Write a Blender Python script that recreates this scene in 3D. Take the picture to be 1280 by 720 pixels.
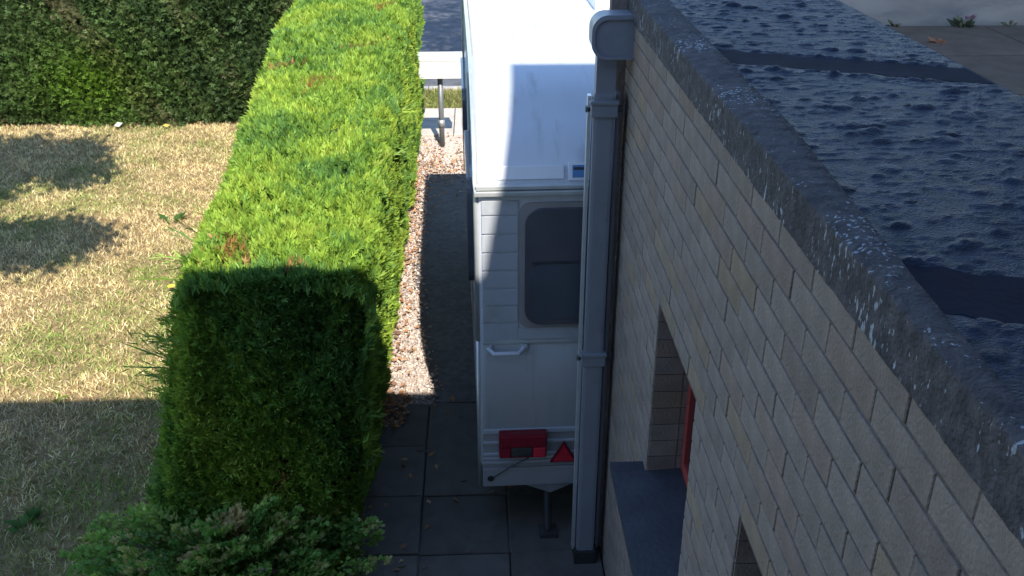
import bpy, bmesh, math, random
import numpy as np
from mathutils import Vector, Matrix

R = math.radians
random.seed(7)
rng = np.random.default_rng(11)
scene = bpy.context.scene
for o in list(bpy.data.objects):
    bpy.data.objects.remove(o, do_unlink=True)
COL = scene.collection

# ------------------------------------------------------------------ camera, sky, sun, exposure
cam_d = bpy.data.cameras.new('camera')
cam = bpy.data.objects.new('camera', cam_d)
COL.objects.link(cam)
cam.location = (0, 0, 3.7)
cam.rotation_euler = (R(90 - 26.6), 0, R(-2.13))
cam_d.sensor_width = 36
cam_d.lens = 36 * 1200 / 1280
cam_d.clip_start = 0.05
cam_d.clip_end = 3000
scene.camera = cam

SUN_TRAVEL = Vector((-0.19, 0.93, -1.0)).normalized()
SUN_EL = math.asin(-SUN_TRAVEL.z)
SUN_AZ = math.atan2(-SUN_TRAVEL.x, -SUN_TRAVEL.y)
world = bpy.data.worlds.new('World')
scene.world = world
world.use_nodes = True
wn = world.node_tree
bg = wn.nodes['Background']
sky = wn.nodes.new('ShaderNodeTexSky')
sky.sky_type = 'NISHITA'
sky.sun_disc = False
sky.sun_elevation = SUN_EL
sky.sun_rotation = SUN_AZ
wn.links.new(sky.outputs[0], bg.inputs[0])
bg.inputs[1].default_value = 0.15
sky.ozone_density = 3.0
sky.dust_density = 0.1
sky.altitude = 50
sun_d = bpy.data.lights.new('sun', 'SUN')
sun_d.energy = 3.5
sun_d.angle = R(0.4)
sun_d.color = (1.0, 0.94, 0.83)
sun = bpy.data.objects.new('sun', sun_d)
COL.objects.link(sun)
sun.rotation_euler = SUN_TRAVEL.to_track_quat('-Z', 'Y').to_euler()
sun.location = (5, -20, 30)
scene.view_settings.view_transform = 'Standard'
scene.view_settings.look = 'None'
scene.view_settings.gamma = 1
scene.view_settings.exposure = 1.4
scene.view_settings.use_curve_mapping = False

# ------------------------------------------------------------------ helpers
class MB:
    def __init__(self):
        self.v = []; self.f = []
    def add(self, vs, fs):
        b = len(self.v)
        self.v += [tuple(p) for p in vs]
        self.f += [tuple(i + b for i in f) for f in fs]
    def box(self, x0, x1, y0, y1, z0, z1, ch=0.0):
        if ch <= 0:
            vs = [(x, y, z) for z in (z0, z1) for y in (y0, y1) for x in (x0, x1)]
            self.add(vs, [(0, 2, 3, 1), (4, 5, 7, 6), (0, 1, 5, 4), (2, 6, 7, 3), (0, 4, 6, 2), (1, 3, 7, 5)])
        else:
            bm = bmesh.new()
            bmesh.ops.create_cube(bm, size=1)
            for q in bm.verts:
                q.co = Vector(((x0 + x1) / 2 + q.co.x * (x1 - x0), (y0 + y1) / 2 + q.co.y * (y1 - y0), (z0 + z1) / 2 + q.co.z * (z1 - z0)))
            bmesh.ops.bevel(bm, geom=list(bm.edges), offset=ch, segments=2, affect='EDGES', profile=0.7)
            bm.verts.index_update()
            self.add([q.co[:] for q in bm.verts], [[q.index for q in f.verts] for f in bm.faces])
            bm.free()
    def tube(self, pts, r, n=8, cap=True):
        pts = [Vector(p) for p in pts]
        rs = r if isinstance(r, (list, tuple)) else [r] * len(pts)
        rings = []
        up = Vector((0.13, 0.31, 0.94))
        for i, p in enumerate(pts):
            d = (pts[min(i + 1, len(pts) - 1)] - pts[max(i - 1, 0)]).normalized()
            a = d.cross(up)
            if a.length < 1e-3: a = d.cross(Vector((1, 0, 0)))
            a.normalize(); b = d.cross(a)
            rings.append([p + (a * math.cos(2 * math.pi * k / n) + b * math.sin(2 * math.pi * k / n)) * rs[i] for k in range(n)])
        vs = [q for ring in rings for q in ring]
        fs = []
        for i in range(len(rings) - 1):
            for k in range(n):
                k2 = (k + 1) % n
                fs.append((i * n + k, i * n + k2, (i + 1) * n + k2, (i + 1) * n + k))
        if cap:
            fs.append(tuple(range(n - 1, -1, -1)))
            fs.append(tuple((len(rings) - 1) * n + k for k in range(n)))
        self.add(vs, fs)
    def prism(self, poly, axis, a0, a1):
        """poly in the two remaining axes, extruded along axis index"""
        n = len(poly)
        def mk(p, a):
            q = list(p); q.insert(axis, a); return tuple(q)
        vs = [mk(p, a0) for p in poly] + [mk(p, a1) for p in poly]
        fs = [tuple(range(n)), tuple(range(2 * n - 1, n - 1, -1))]
        for i in range(n):
            j = (i + 1) % n
            fs.append((i, i + n, j + n, j))
        self.add(vs, fs)
    def build(self, name, mat, parent=None, smooth=False):
        me = bpy.data.meshes.new(name)
        me.from_pydata(self.v, [], self.f)
        bm = bmesh.new(); bm.from_mesh(me)
        bmesh.ops.recalc_face_normals(bm, faces=bm.faces)
        bm.to_mesh(me); bm.free()
        return link(name, me, mat, parent, smooth)

def link(name, me, mat, parent=None, smooth=False):
    if mat and not me.materials: me.materials.append(mat)
    if smooth:
        for p in me.polygons: p.use_smooth = True
    o = bpy.data.objects.new(name, me)
    COL.objects.link(o)
    if parent: o.parent = parent
    return o

def tag(o, label=None, cat=None, group=None, kind=None):
    if label: o['label'] = label
    if cat: o['category'] = cat
    if group: o['group'] = group
    if kind: o['kind'] = kind
    return o

def empty(name, loc=(0, 0, 0), rz=0):
    o = bpy.data.objects.new(name, None)
    COL.objects.link(o)
    o.location = loc
    o.rotation_euler = (0, 0, rz)
    o.empty_display_size = 0.2
    return o

def arr_mesh(name, V, F, colr=None, smooth=False):
    """V (n,3), F (m,k) faces of equal size, colr (m,3)"""
    me = bpy.data.meshes.new(name)
    m, k = F.shape
    me.vertices.add(len(V)); me.vertices.foreach_set('co', V.astype(np.float32).ravel())
    me.loops.add(m * k); me.loops.foreach_set('vertex_index', F.astype(np.int32).ravel())
    me.polygons.add(m)
    me.polygons.foreach_set('loop_start', (np.arange(m) * k).astype(np.int32))
    me.polygons.foreach_set('loop_total', np.full(m, k, np.int32))
    if smooth: me.polygons.foreach_set('use_smooth', np.ones(m, bool))
    if colr is not None:
        at = me.attributes.new('col', 'FLOAT_COLOR', 'FACE')
        c4 = np.ones((m, 4), np.float32); c4[:, :3] = colr
        at.data.foreach_set('color', c4.ravel())
    me.update(calc_edges=True)
    me.validate()
    return me

def unit(a):
    return a / np.maximum(np.linalg.norm(a, axis=1, keepdims=True), 1e-9)

def vnoise(x, y, seed=0):
    x = np.asarray(x, float); y = np.asarray(y, float)
    xi = np.floor(x).astype(int); yi = np.floor(y).astype(int)
    xf = x - xi; yf = y - yi
    def h(a, b):
        s = np.sin(a * 127.1 + b * 311.7 + seed * 74.7) * 43758.5453
        return s - np.floor(s)
    u = xf * xf * (3 - 2 * xf); v = yf * yf * (3 - 2 * yf)
    return (h(xi, yi) * (1 - u) + h(xi + 1, yi) * u) * (1 - v) + (h(xi, yi + 1) * (1 - u) + h(xi + 1, yi + 1) * u) * v

def fbm(x, y, seed=0, oct=4):
    t = 0; a = 0.5
    for i in range(oct):
        t = t + a * vnoise(np.asarray(x) * 2 ** i, np.asarray(y) * 2 ** i, seed + i); a *= 0.5
    return t

def leaflets(P, A, L, W, col, spec=((0, 0, 1.0),), droop=0.0):
    """P base, A axis. spec: (t along axis, angle, relative length). One diamond quad each"""
    n = len(P)
    S = np.cross(A, unit(rng.normal(size=(n, 3)))); S = unit(S)
    Vs = []; Cs = []
    for (t, ang, rl) in spec:
        b = P + A * (L * t)[:, None]
        d = A * math.cos(ang) + S * math.sin(ang)
        d = unit(d + rng.normal(size=(n, 3)) * 0.10)
        d[:, 2] -= droop
        w = np.cross(d, np.cross(A, S)); w = unit(w)
        ll = (L * rl)[:, None]; ww = (W * (0.6 + 0.4 * rl))[:, None]
        nn = unit(np.cross(d, w))
        mid = b + d * ll * 0.45
        tip = b + d * ll - nn * ll * 0.08
        Vs.append(np.stack([b, mid + w * ww, tip, mid - w * ww], 1))
        Cs.append(col * rng.uniform(0.82, 1.18, size=(n, 1)))
    V = np.concatenate(Vs).reshape(-1, 3)
    F = np.arange(len(V)).reshape(-1, 4)
    return V, F, np.concatenate(Cs)

# ------------------------------------------------------------------ materials
def new_mat(name):
    m = bpy.data.materials.new(name); m.use_nodes = True
    nt = m.node_tree
    return m, nt, nt.nodes['Principled BSDF']

def simple(name, c, rough=0.6, var=0.12, scale=8.0, bump=0.0, bscale=60.0, spec=0.4, stretch=(1, 1, 1), metal=0.0, rnd=0.0, island=False, dirt=None, dscale=3.0):
    m, nt, b = new_mat(name)
    N = nt.nodes; Lk = nt.links
    tc = N.new('ShaderNodeTexCoord'); mp = N.new('ShaderNodeMapping')
    mp.inputs['Scale'].default_value = stretch
    Lk.new(tc.outputs['Object'], mp.inputs[0])
    nz = N.new('ShaderNodeTexNoise'); nz.inputs['Scale'].default_value = scale; nz.inputs['Detail'].default_value = 6
    Lk.new(mp.outputs[0], nz.inputs['Vector'])
    rp = N.new('ShaderNodeValToRGB')
    rp.color_ramp.elements[0].position = 0.3; rp.color_ramp.elements[1].position = 0.7
    rp.color_ramp.elements[0].color = (*[x * (1 - var) for x in c], 1)
    rp.color_ramp.elements[1].color = (*[min(1, x * (1 + var)) for x in c], 1)
    Lk.new(nz.outputs['Fac'], rp.inputs[0])
    out = rp.outputs[0]
    if dirt:
        nd = N.new('ShaderNodeTexNoise'); nd.inputs['Scale'].default_value = dscale; nd.inputs['Detail'].default_value = 8
        nd.inputs['Roughness'].default_value = 0.65
        Lk.new(mp.outputs[0], nd.inputs['Vector'])
        r2 = N.new('ShaderNodeValToRGB'); r2.color_ramp.elements[0].position = 0.52; r2.color_ramp.elements[1].position = 0.72
        Lk.new(nd.outputs['Fac'], r2.inputs[0])
        mx = N.new('ShaderNodeMixRGB'); Lk.new(r2.outputs[0], mx.inputs[0]); Lk.new(out, mx.inputs[1])
        mx.inputs[2].default_value = (*dirt, 1); out = mx.outputs[0]
    if rnd:
        if island:
            g = N.new('ShaderNodeNewGeometry'); rr = g.outputs['Random Per Island']
        else:
            g = N.new('ShaderNodeObjectInfo'); rr = g.outputs['Random']
        mr = N.new('ShaderNodeMapRange'); mr.inputs[3].default_value = 1 - rnd; mr.inputs[4].default_value = 1 + rnd
        Lk.new(rr, mr.inputs[0])
        mm = N.new('ShaderNodeMixRGB'); mm.blend_type = 'MULTIPLY'; mm.inputs[0].default_value = 1
        Lk.new(out, mm.inputs[1]); Lk.new(mr.outputs[0], mm.inputs[2]); out = mm.outputs[0]
    Lk.new(out, b.inputs['Base Color'])
    b.inputs['Roughness'].default_value = rough
    b.inputs['Specular IOR Level'].default_value = spec
    b.inputs['Metallic'].default_value = metal
    if bump:
        n2 = N.new('ShaderNodeTexNoise'); n2.inputs['Scale'].default_value = bscale; n2.inputs['Detail'].default_value = 5
        Lk.new(mp.outputs[0], n2.inputs['Vector'])
        bp = N.new('ShaderNodeBump'); bp.inputs['Strength'].default_value = bump; bp.inputs['Distance'].default_value = 0.01
        Lk.new(n2.outputs['Fac'], bp.inputs['Height']); Lk.new(bp.outputs[0], b.inputs['Normal'])
    return m

def leaf_mat(name, trans=0.35, rough=0.55, spec=0.25):
    m, nt, b = new_mat(name)
    N = nt.nodes; Lk = nt.links
    at = N.new('ShaderNodeAttribute'); at.attribute_name = 'col'
    Lk.new(at.outputs['Color'], b.inputs['Base Color'])
    b.inputs['Roughness'].default_value = rough
    b.inputs['Specular IOR Level'].default_value = spec
    tr = N.new('ShaderNodeBsdfTranslucent'); Lk.new(at.outputs['Color'], tr.inputs['Color'])
    mx = N.new('ShaderNodeMixShader'); mx.inputs[0].default_value = trans
    Lk.new(b.outputs[0], mx.inputs[1]); Lk.new(tr.outputs[0], mx.inputs[2])
    Lk.new(mx.outputs[0], N['Material Output'].inputs['Surface'])
    return m

M = {}
M['leaf'] = leaf_mat('foliage')
M['grass'] = leaf_mat('grass_blades', 0.25, 0.7, 0.15)
M['stone'] = leaf_mat('gravel_stones', 0.0, 0.8, 0.3)
M['litter'] = leaf_mat('dry_leaves', 0.15, 0.7, 0.2)
M['core'] = simple('hedge_inside', (0.035, 0.055, 0.02), 0.9, 0.4, 20, 0.6, 40, 0.1)
M['bark'] = simple('bark', (0.11, 0.08, 0.055), 0.9, 0.4, 6, 0.8, 30, 0.2, (1, 1, 0.2))
M['soil'] = simple('lawn_soil', (0.25, 0.18, 0.095), 0.95, 0.35, 9, 0.8, 80, 0.1, dirt=(0.15, 0.13, 0.05), dscale=2.6)
M['far_ground'] = simple('far_grass', (0.10, 0.12, 0.045), 0.95, 0.4, 0.5, 0.3, 5, 0.1)
M['gravel'] = simple('gravel_bed', (0.42, 0.36, 0.32), 0.9, 0.45, 45, 1.0, 90, 0.2)
M['slab'] = simple('paving_slab', (0.118, 0.108, 0.098), 0.9, 0.25, 5, 0.35, 90, 0.3, rnd=0.18, dirt=(0.085, 0.078, 0.07), dscale=4)
M['bedding'] = simple('paving_bedding', (0.085, 0.078, 0.07), 0.95, 0.4, 12, 0.6, 60, 0.2)
M['apron'] = simple('concrete_apron', (0.46, 0.42, 0.38), 0.85, 0.14, 6, 0.35, 80, 0.3, dirt=(0.32, 0.29, 0.25), dscale=3)
M['asphalt'] = simple('asphalt', (0.085, 0.085, 0.095), 0.85, 0.3, 4, 0.5, 130, 0.35)
M['shade_dark'] = simple('dark_shade_ground', (0.15, 0.14, 0.138), 0.9, 0.25, 22, 0.8, 140, 0.2, dirt=(0.115, 0.108, 0.105), dscale=3)  # dark ground colour standing in for the caravan's shade
M['kerb'] = simple('kerb_concrete', (0.36, 0.34, 0.32), 0.85, 0.2, 6, 0.3, 80)
M['yard'] = simple('yard_concrete', (0.14, 0.104, 0.076), 0.9, 0.22, 2.5, 0.3, 60, 0.2, rnd=0.10, dirt=(0.09, 0.074, 0.06), dscale=1.2)
M['render'] = simple('grey_render', (0.44, 0.365, 0.315), 0.9, 0.14, 1.2, 0.4, 60, 0.2, (1, 1, 3.0), dirt=(0.28, 0.255, 0.24), dscale=0.9)
M['render2'] = simple('house_render', (0.45, 0.45, 0.46), 0.9, 0.12, 1.5, 0.4, 60, 0.2)
M['white'] = simple('caravan_white', (0.47, 0.49, 0.53), 0.2, 0.03, 3, 0.0, 60, 0.6, (4, 1, .5), dirt=(0.36, 0.38, 0.395), dscale=3)
M['cladding'] = simple('caravan_cladding', (0.37, 0.392, 0.43), 0.4, 0.04, 4, 0.0, 60, 0.5, dirt=(0.30, 0.315, 0.33), dscale=6)
M['greytrim'] = simple('caravan_grey_trim', (0.27, 0.27, 0.275), 0.5, 0.1, 6)
M['tantrim'] = simple('window_surround', (0.27, 0.25, 0.245), 0.6, 0.1, 6)
M['alu'] = simple('aluminium_trim', (0.62, 0.64, 0.63), 0.35, 0.08, 10, metal=0.6)
M['darkmetal'] = simple('chassis_steel', (0.07, 0.07, 0.075), 0.6, 0.25, 10, 0.2, 60, metal=0.5)
M['rubber'] = simple('rubber', (0.025, 0.025, 0.027), 0.8, 0.2, 10)
M['galv'] = simple('galvanised_steel', (0.42, 0.43, 0.44), 0.5, 0.15, 14, metal=0.7)
M['red'] = simple('red_lens', (0.24, 0.010, 0.025), 0.25, 0.15, 30, spec=0.6)
M['redbright'] = simple('red_reflector', (0.55, 0.018, 0.04), 0.2, 0.1, 60, 0.5, 160, spec=0.7)
M['darkred'] = simple('dark_red_lens', (0.16, 0.012, 0.02), 0.35, 0.1, 30)
M['glass'] = simple('tinted_acrylic', (0.085, 0.085, 0.10), 0.08, 0.1, 3, spec=0.5)
M['blind'] = simple('window_blind', (0.07, 0.08, 0.10), 0.3, 0.15, 3, spec=0.5)
M['sticker'] = simple('sticker_blue', (0.10, 0.22, 0.42), 0.4, 0.2, 30)
M['pale'] = simple('pale_strip', (0.70, 0.71, 0.73), 0.35, 0.02, 5)
M['pvc'] = simple('grey_pvc', (0.20, 0.215, 0.25), 0.45, 0.08, 5, spec=0.45, dirt=(0.16, 0.17, 0.20), dscale=6)
M['pvcdark'] = simple('dark_grey_pvc', (0.10, 0.105, 0.12), 0.6, 0.1, 8)  # darker grey plastic of the pipe brackets
M['mortar'] = simple('mortar', (0.148, 0.126, 0.12), 0.95, 0.25, 30, 0.7, 120, 0.1)
def brick_mat(name, island):
    m = simple(name, (0.238, 0.198, 0.174), 0.95, 0.14, 14, 0.5, 110, 0.1, rnd=0.065, island=island, dirt=(0.19, 0.158, 0.14), dscale=5)
    nt = m.node_tree; N = nt.nodes; Lk = nt.links
    b = N['Principled BSDF']
    src = b.inputs['Base Color'].links[0].from_socket
    if island: rr = N.new('ShaderNodeNewGeometry').outputs['Random Per Island']
    else: rr = N.new('ShaderNodeObjectInfo').outputs['Random']
    # a few bricks of another firing: buff yellow or browner
    ml = N.new('ShaderNodeMath'); ml.operation = 'MULTIPLY'; ml.inputs[1].default_value = 37.7; Lk.new(rr, ml.inputs[0])
    fr = N.new('ShaderNodeMath'); fr.operation = 'FRACT'; Lk.new(ml.outputs[0], fr.inputs[0])
    rp = N.new('ShaderNodeValToRGB'); rp.color_ramp.interpolation = 'CONSTANT'
    e = rp.color_ramp.elements
    e[0].position = 0; e[0].color = (1, 1, 1, 1)
    e[1].position = 0.72; e[1].color = (1.0, 0.95, 0.92, 1)
    q = e.new(0.86); q.color = (1.06, 1.0, 0.86, 1)
    q = e.new(0.94); q.color = (0.91, 0.89, 0.90, 1)
    Lk.new(fr.outputs[0], rp.inputs[0])
    mm = N.new('ShaderNodeMixRGB'); mm.blend_type = 'MULTIPLY'; mm.inputs[0].default_value = 1
    Lk.new(src, mm.inputs[1]); Lk.new(rp.outputs[0], mm.inputs[2]); Lk.new(mm.outputs[0], b.inputs['Base Color'])
    return m
M['brick'] = brick_mat('buff_brick', False)
M['brickstuff'] = brick_mat('buff_brick_joined', True)
M['redframe'] = simple('red_window_frame', (0.30, 0.05, 0.045), 0.5, 0.15, 8)
M['slate'] = simple('slate_sill', (0.040, 0.045, 0.058), 0.5, 0.25, 7, 0.25, 50, 0.45)
M['felt'] = simple('roofing_felt', (0.016, 0.024, 0.046), 0.5, 0.4, 30, 0.8, 190, 0.16, dirt=(0.036, 0.050, 0.08), dscale=18)
M['bitumen'] = simple('bitumen_seam', (0.011, 0.012, 0.024), 0.85, 0.25, 9, 0.15, 60, 0.12)
# weathered kerb: dark mineral face with pale vertical lichen flecks
mk = simple('weathered_kerb_felt', (0.088, 0.083, 0.088), 0.95, 0.32, 30, 1.0, 110, 0.15, dirt=(0.055, 0.054, 0.06), dscale=6)
nt = mk.node_tree; N = nt.nodes; Lk = nt.links; b = N['Principled BSDF']
src = b.inputs['Base Color'].links[0].from_socket
tc = N.new('ShaderNodeTexCoord'); mp = N.new('ShaderNodeMapping'); mp.inputs['Scale'].default_value = (95, 95, 36)
Lk.new(tc.outputs['Object'], mp.inputs[0])
nz = N.new('ShaderNodeTexNoise'); nz.inputs['Scale'].default_value = 1.0; nz.inputs['Detail'].default_value = 3
Lk.new(mp.outputs[0], nz.inputs['Vector'])
nl = N.new('ShaderNodeTexNoise'); nl.inputs['Scale'].default_value = 5; nl.inputs['Detail'].default_value = 3; Lk.new(tc.outputs['Object'], nl.inputs['Vector'])
ad = N.new('ShaderNodeMath'); ad.operation = 'MULTIPLY_ADD'; Lk.new(nl.outputs['Fac'], ad.inputs[0]); ad.inputs[1].default_value = 0.55; Lk.new(nz.outputs['Fac'], ad.inputs[2])
rp = N.new('ShaderNodeValToRGB'); rp.color_ramp.elements[0].position = 0.93; rp.color_ramp.elements[1].position = 0.965
Lk.new(ad.outputs[0], rp.inputs[0])
mx = N.new('ShaderNodeMixRGB'); Lk.new(rp.outputs[0], mx.inputs[0]); Lk.new(src, mx.inputs[1]); mx.inputs[2].default_value = (0.33, 0.36, 0.40, 1)
Lk.new(mx.outputs[0], b.inputs['Base Color'])
M['kerbfelt'] = mk
M['mailwhite'] = simple('white_painted_metal', (0.62, 0.61, 0.60), 0.4, 0.03, 6)
M['post'] = simple('grey_steel_post', (0.16, 0.17, 0.18), 0.5, 0.15, 12, metal=0.4)
M['darkglass'] = simple('house_window_glass', (0.03, 0.035, 0.04), 0.05, 0.1, 2, spec=0.6)
M['rooftile'] = simple('flat_roof_membrane', (0.12, 0.12, 0.13), 0.9, 0.2, 3)

# ------------------------------------------------------------------ ground
def sheet(name, x0, x1, y0, y1, z, mat, nx=1, ny=1, amp=0.0, fs=1.0):
    xs = np.linspace(x0, x1, nx + 1); ys = np.linspace(y0, y1, ny + 1)
    X, Y = np.meshgrid(xs, ys)
    Z = np.full_like(X, z) + (fbm(X * fs, Y * fs, 3) - 0.5) * amp
    V = np.stack([X.ravel(), Y.ravel(), Z.ravel()], 1)
    i = np.arange(ny)[:, None] * (nx + 1) + np.arange(nx)[None, :]
    F = np.stack([i, i + 1, i + nx + 2, i + nx + 1], -1).reshape(-1, 4)
    return link(name, arr_mesh(name, V, F, smooth=True), mat)

tag(sheet('ground', -600, 600, -300, 1500, -0.06, M['far_ground']), kind='structure')
tag(sheet('lawn', -16, -0.9, -0.3, 12.5, 0.0, M['soil'], 120, 100, 0.03, 0.8), kind='structure')
tag(sheet('gravel_bed', -0.95, 2.6, 5.58, 11.65, 0.0, M['gravel'], 80, 130, 0.02, 6), kind='structure')
def shade_edge(y): return np.interp(y, [5.5, 6.3, 7.6, 10.3], [-.33, -.44, -.56, -.62]) + (fbm(np.asarray(y) * 3.1, np.asarray(y) * 0, 77) - .47) * .07  # edge follows the outline of the caravan's cast shadow
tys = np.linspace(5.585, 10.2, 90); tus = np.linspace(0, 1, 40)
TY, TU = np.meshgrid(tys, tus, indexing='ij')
TX = shade_edge(TY) + (2.6 - shade_edge(TY)) * TU
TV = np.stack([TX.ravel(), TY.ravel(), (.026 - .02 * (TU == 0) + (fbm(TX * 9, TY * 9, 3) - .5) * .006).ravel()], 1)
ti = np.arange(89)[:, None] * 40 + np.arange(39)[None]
tag(link('shade_strip', arr_mesh('shade_strip', TV, np.stack([ti, ti + 1, ti + 41, ti + 40], -1).reshape(-1, 4), smooth=True), M['shade_dark']), kind='structure')  # dark sheet laid over the gravel to deepen the caravan's shadow
tag(sheet('road', -7, 4.6, 14.0, 70, -0.045, M['asphalt'], 4, 4), kind='structure')
tag(sheet('verge', -7, 4.6, 12.86, 13.85, 0.0, M['soil'], 60, 12, 0.03, 2), kind='structure')
k_ = MB()
for i in range(13):
    k_.box(-7 + i * 0.9, -7 + i * 0.9 + 0.89, 13.86, 13.99, -0.1, 0.035, 0.012)
tag(k_.build('kerb', M['kerb']), kind='structure')
pv = tag(sheet('pavement', -1.22, 4.6, 11.66, 12.85, -0.012, M['bedding']), kind='structure')
def piece_mesh(name, mat, sx, sy, sz, ch=0.006, jit=0.0):
    m = MB(); m.box(-sx / 2, sx / 2, -sy / 2, sy / 2, -sz, 0, 0)
    me = bpy.data.meshes.new(name); me.from_pydata(m.v, [], m.f)
    bm = bmesh.new(); bm.from_mesh(me)
    bmesh.ops.recalc_face_normals(bm, faces=bm.faces)
    te = [e for e in bm.edges if all(v.co.z > -1e-6 for v in e.verts)]
    bmesh.ops.bevel(bm, geom=te, offset=ch, segments=1, affect='EDGES')
    if jit:
        for v in bm.verts: v.co += Vector((random.uniform(-jit, jit), random.uniform(-jit, jit), random.uniform(-jit, jit) * 0.5))
    bm.to_mesh(me); bm.free()
    me.materials.append(mat)
    return me
apr = piece_mesh('pavement_slab', M['apron'], 0.89, 0.585, 0.05)
for i in range(6):
    for j in range(2):
        o = link('pavement_slab', apr, None, pv); o.location = (-.75 + i * 0.9, 11.96 + j * 0.595, 0.03 + random.uniform(-.004, .004))
# driveway of paving slabs
drv = tag(sheet('driveway', -0.98, 2.6, -0.3, 5.58, -0.015, M['bedding']), kind='structure')
slabs = [piece_mesh('paving_slab', M['slab'], 0.494, 0.494, 0.05, 0.007, 0.004) for _ in range(4)]
for j in range(12):
    for i in range(4):
        x = -0.84 + 0.25 + i * 0.5 - 0.02; y = -0.17 + j * 0.5
        if x > 0.62 and y < 4.0: continue
        o = link('paving_slab', slabs[(i * 3 + j * 5) % 4], None, drv)
        o.location = (x, y, 0.03 + random.uniform(-.006, .006)); o.rotation_euler = (R(random.uniform(-.6, .6)), R(random.uniform(-.6, .6)), R(random.uniform(-.5, .5)))

# gravel stones and fallen leaves (uncountable)
def stones(n, x0, x1, y0, y1, s0, s1, z):
    P = np.stack([rng.uniform(x0, x1, n), rng.uniform(y0, y1, n), np.full(n, z)], 1)
    P = P[(P[:, 0] < shade_edge(P[:, 1]) + rng.exponential(.025, n)) | (P[:, 1] > 10.2)]; n = len(P)
    P[:, 2] += np.where((P[:, 0] > shade_edge(P[:, 1])) & (P[:, 1] < 10.2), .022, 0)
    s = rng.uniform(s0, s1, n)
    oct_ = np.array([(1, 0, 0), (0, 1, 0), (-1, 0, 0), (0, -1, 0), (0, 0, .7), (0, 0, -.7)], float)
    Q = oct_[None] * s[:, None, None] * rng.uniform(0.6, 1.3, (n, 6, 1))
    a = rng.uniform(0, 6.28, n); c, s_ = np.cos(a), np.sin(a)
    x = Q[..., 0] * c[:, None] - Q[..., 1] * s_[:, None]; y = Q[..., 0] * s_[:, None] + Q[..., 1] * c[:, None]
    Q = np.stack([x, y, Q[..., 2]], -1) + P[:, None, :]
    fs = np.array([(0, 1, 4), (1, 2, 4), (2, 3, 4), (3, 0, 4), (1, 0, 5), (2, 1, 5), (3, 2, 5), (0, 3, 5)])
    F = (fs[None] + np.arange(n)[:, None, None] * 6).reshape(-1, 3)
    base = np.array([[.52, .43, .37], [.42, .34, .30], [.60, .52, .46], [.34, .28, .26], [.50, .37, .30]])[rng.integers(0, 5, n)]
    c3 = np.repeat(base * rng.uniform(.8, 1.15, (n, 1)), 8, 0)
    return Q.reshape(-1, 3), F, c3
V2, F2, c2 = stones(3500, -.4, .15, 10.2, 11.63, .008, .02, .008)
V, F, c3 = stones(11500, -0.9, -0.25, 5.59, 11.63, .008, .02, 0.008)
F = np.concatenate([F, F2 + len(V)]); V = np.concatenate([V, V2]); c3 = np.concatenate([c3, c2])
tag(link('gravel', arr_mesh('gravel', V, F, c3), M['stone']), 'pale pinkish gravel along the foot of the bright hedge', 'gravel', kind='stuff')

def flat_leaves(n, xy, z, L, cols, tilt=0.35):
    P = np.column_stack([xy, np.full(n, z) + rng.uniform(0, .012, n)])
    a = rng.uniform(0, 6.28, n)
    A = np.stack([np.cos(a), np.sin(a), rng.normal(0, tilt, n)], 1); A = unit(A)
    S = unit(np.cross(A, np.array([[0, 0, 1.0]]) + rng.normal(0, tilt, (n, 3))))
    L_ = L * rng.uniform(.6, 1.3, n)[:, None]
    V = np.stack([P, P + A * L_ * .5 + S * L_ * .32, P + A * L_, P + A * L_ * .5 - S * L_ * .32], 1).reshape(-1, 3)
    c = np.array(cols)[rng.integers(0, len(cols), n)] * rng.uniform(.75, 1.2, (n, 1))
    return V, np.arange(4 * n).reshape(-1, 4), c
BR = [(.42, .19, .08), (.46, .23, .10), (.26, .15, .10), (.46, .32, .20), (.22, .13, .09)]
n = 1250
yy = np.concatenate([rng.uniform(5.5, 10.2, 600), rng.normal(10.4, .45, 450), rng.uniform(5.3, 5.7, 200)])
xx = np.concatenate([-.74 + np.abs(rng.normal(0, .10, 600)), rng.uniform(-.78, .05, 450), rng.uniform(-.75, -.5, 200)])
n += 46
xx = np.concatenate([xx, rng.uniform(-.8, .3, 46)]); yy = np.concatenate([yy, rng.uniform(3.9, 5.6, 46)])
V, F, c3 = flat_leaves(n, np.column_stack([xx, yy]), 0.032, 0.045, BR)
tag(link('leaf_litter', arr_mesh('leaf_litter', V, F, c3), M['litter']), 'brown fallen leaves scattered over the gravel beside the hedge', 'fallen leaves', kind='stuff')

# lawn grass: short dry blades
def grass_patch(n, x0, x1, y0, y1, z, lmin, lmax, greenbias=0.0):
    x = rng.uniform(x0, x1, n); y = rng.uniform(y0, y1, n)
    g = fbm(x * 0.9, y * 0.9, 21) + 0.35 * fbm(x * 5, y * 5, 5) + rng.normal(0, .10, n) + greenbias
    P = np.stack([x, y, z + (fbm(x * .8, y * .8, 3) - .5) * 0.03 - 0.004], 1)
    A = unit(np.stack([rng.normal(0, .65, n), rng.normal(0, .65, n), np.ones(n) * .75], 1))
    L = rng.uniform(lmin, lmax, n) * (0.7 + 0.6 * fbm(x * 2.5, y * 2.5, 31))
    t = np.clip((g - 0.66) / 0.20, 0, 1)[:, None]
    dry = np.array([[.74, .60, .32], [.62, .49, .25], [.82, .69, .42], [.42, .30, .15]])[rng.integers(0, 4, n)]
    grn = np.array([[.27, .34, .09], [.36, .40, .13], [.20, .28, .07]])[rng.integers(0, 3, n)]
    c = dry * (1 - t) + grn * t
    c = c * (0.72 + 0.56 * np.clip(fbm(x * 7, y * 7, 55) * 1.6 - .3, 0, 1))[:, None]
    return leaflets(P, A, L, np.full(n, .0042), c)
V, F, c3 = grass_patch(135000, -6.2, -1.35, 3.6, 12.3, 0, .035, .075)
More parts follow.
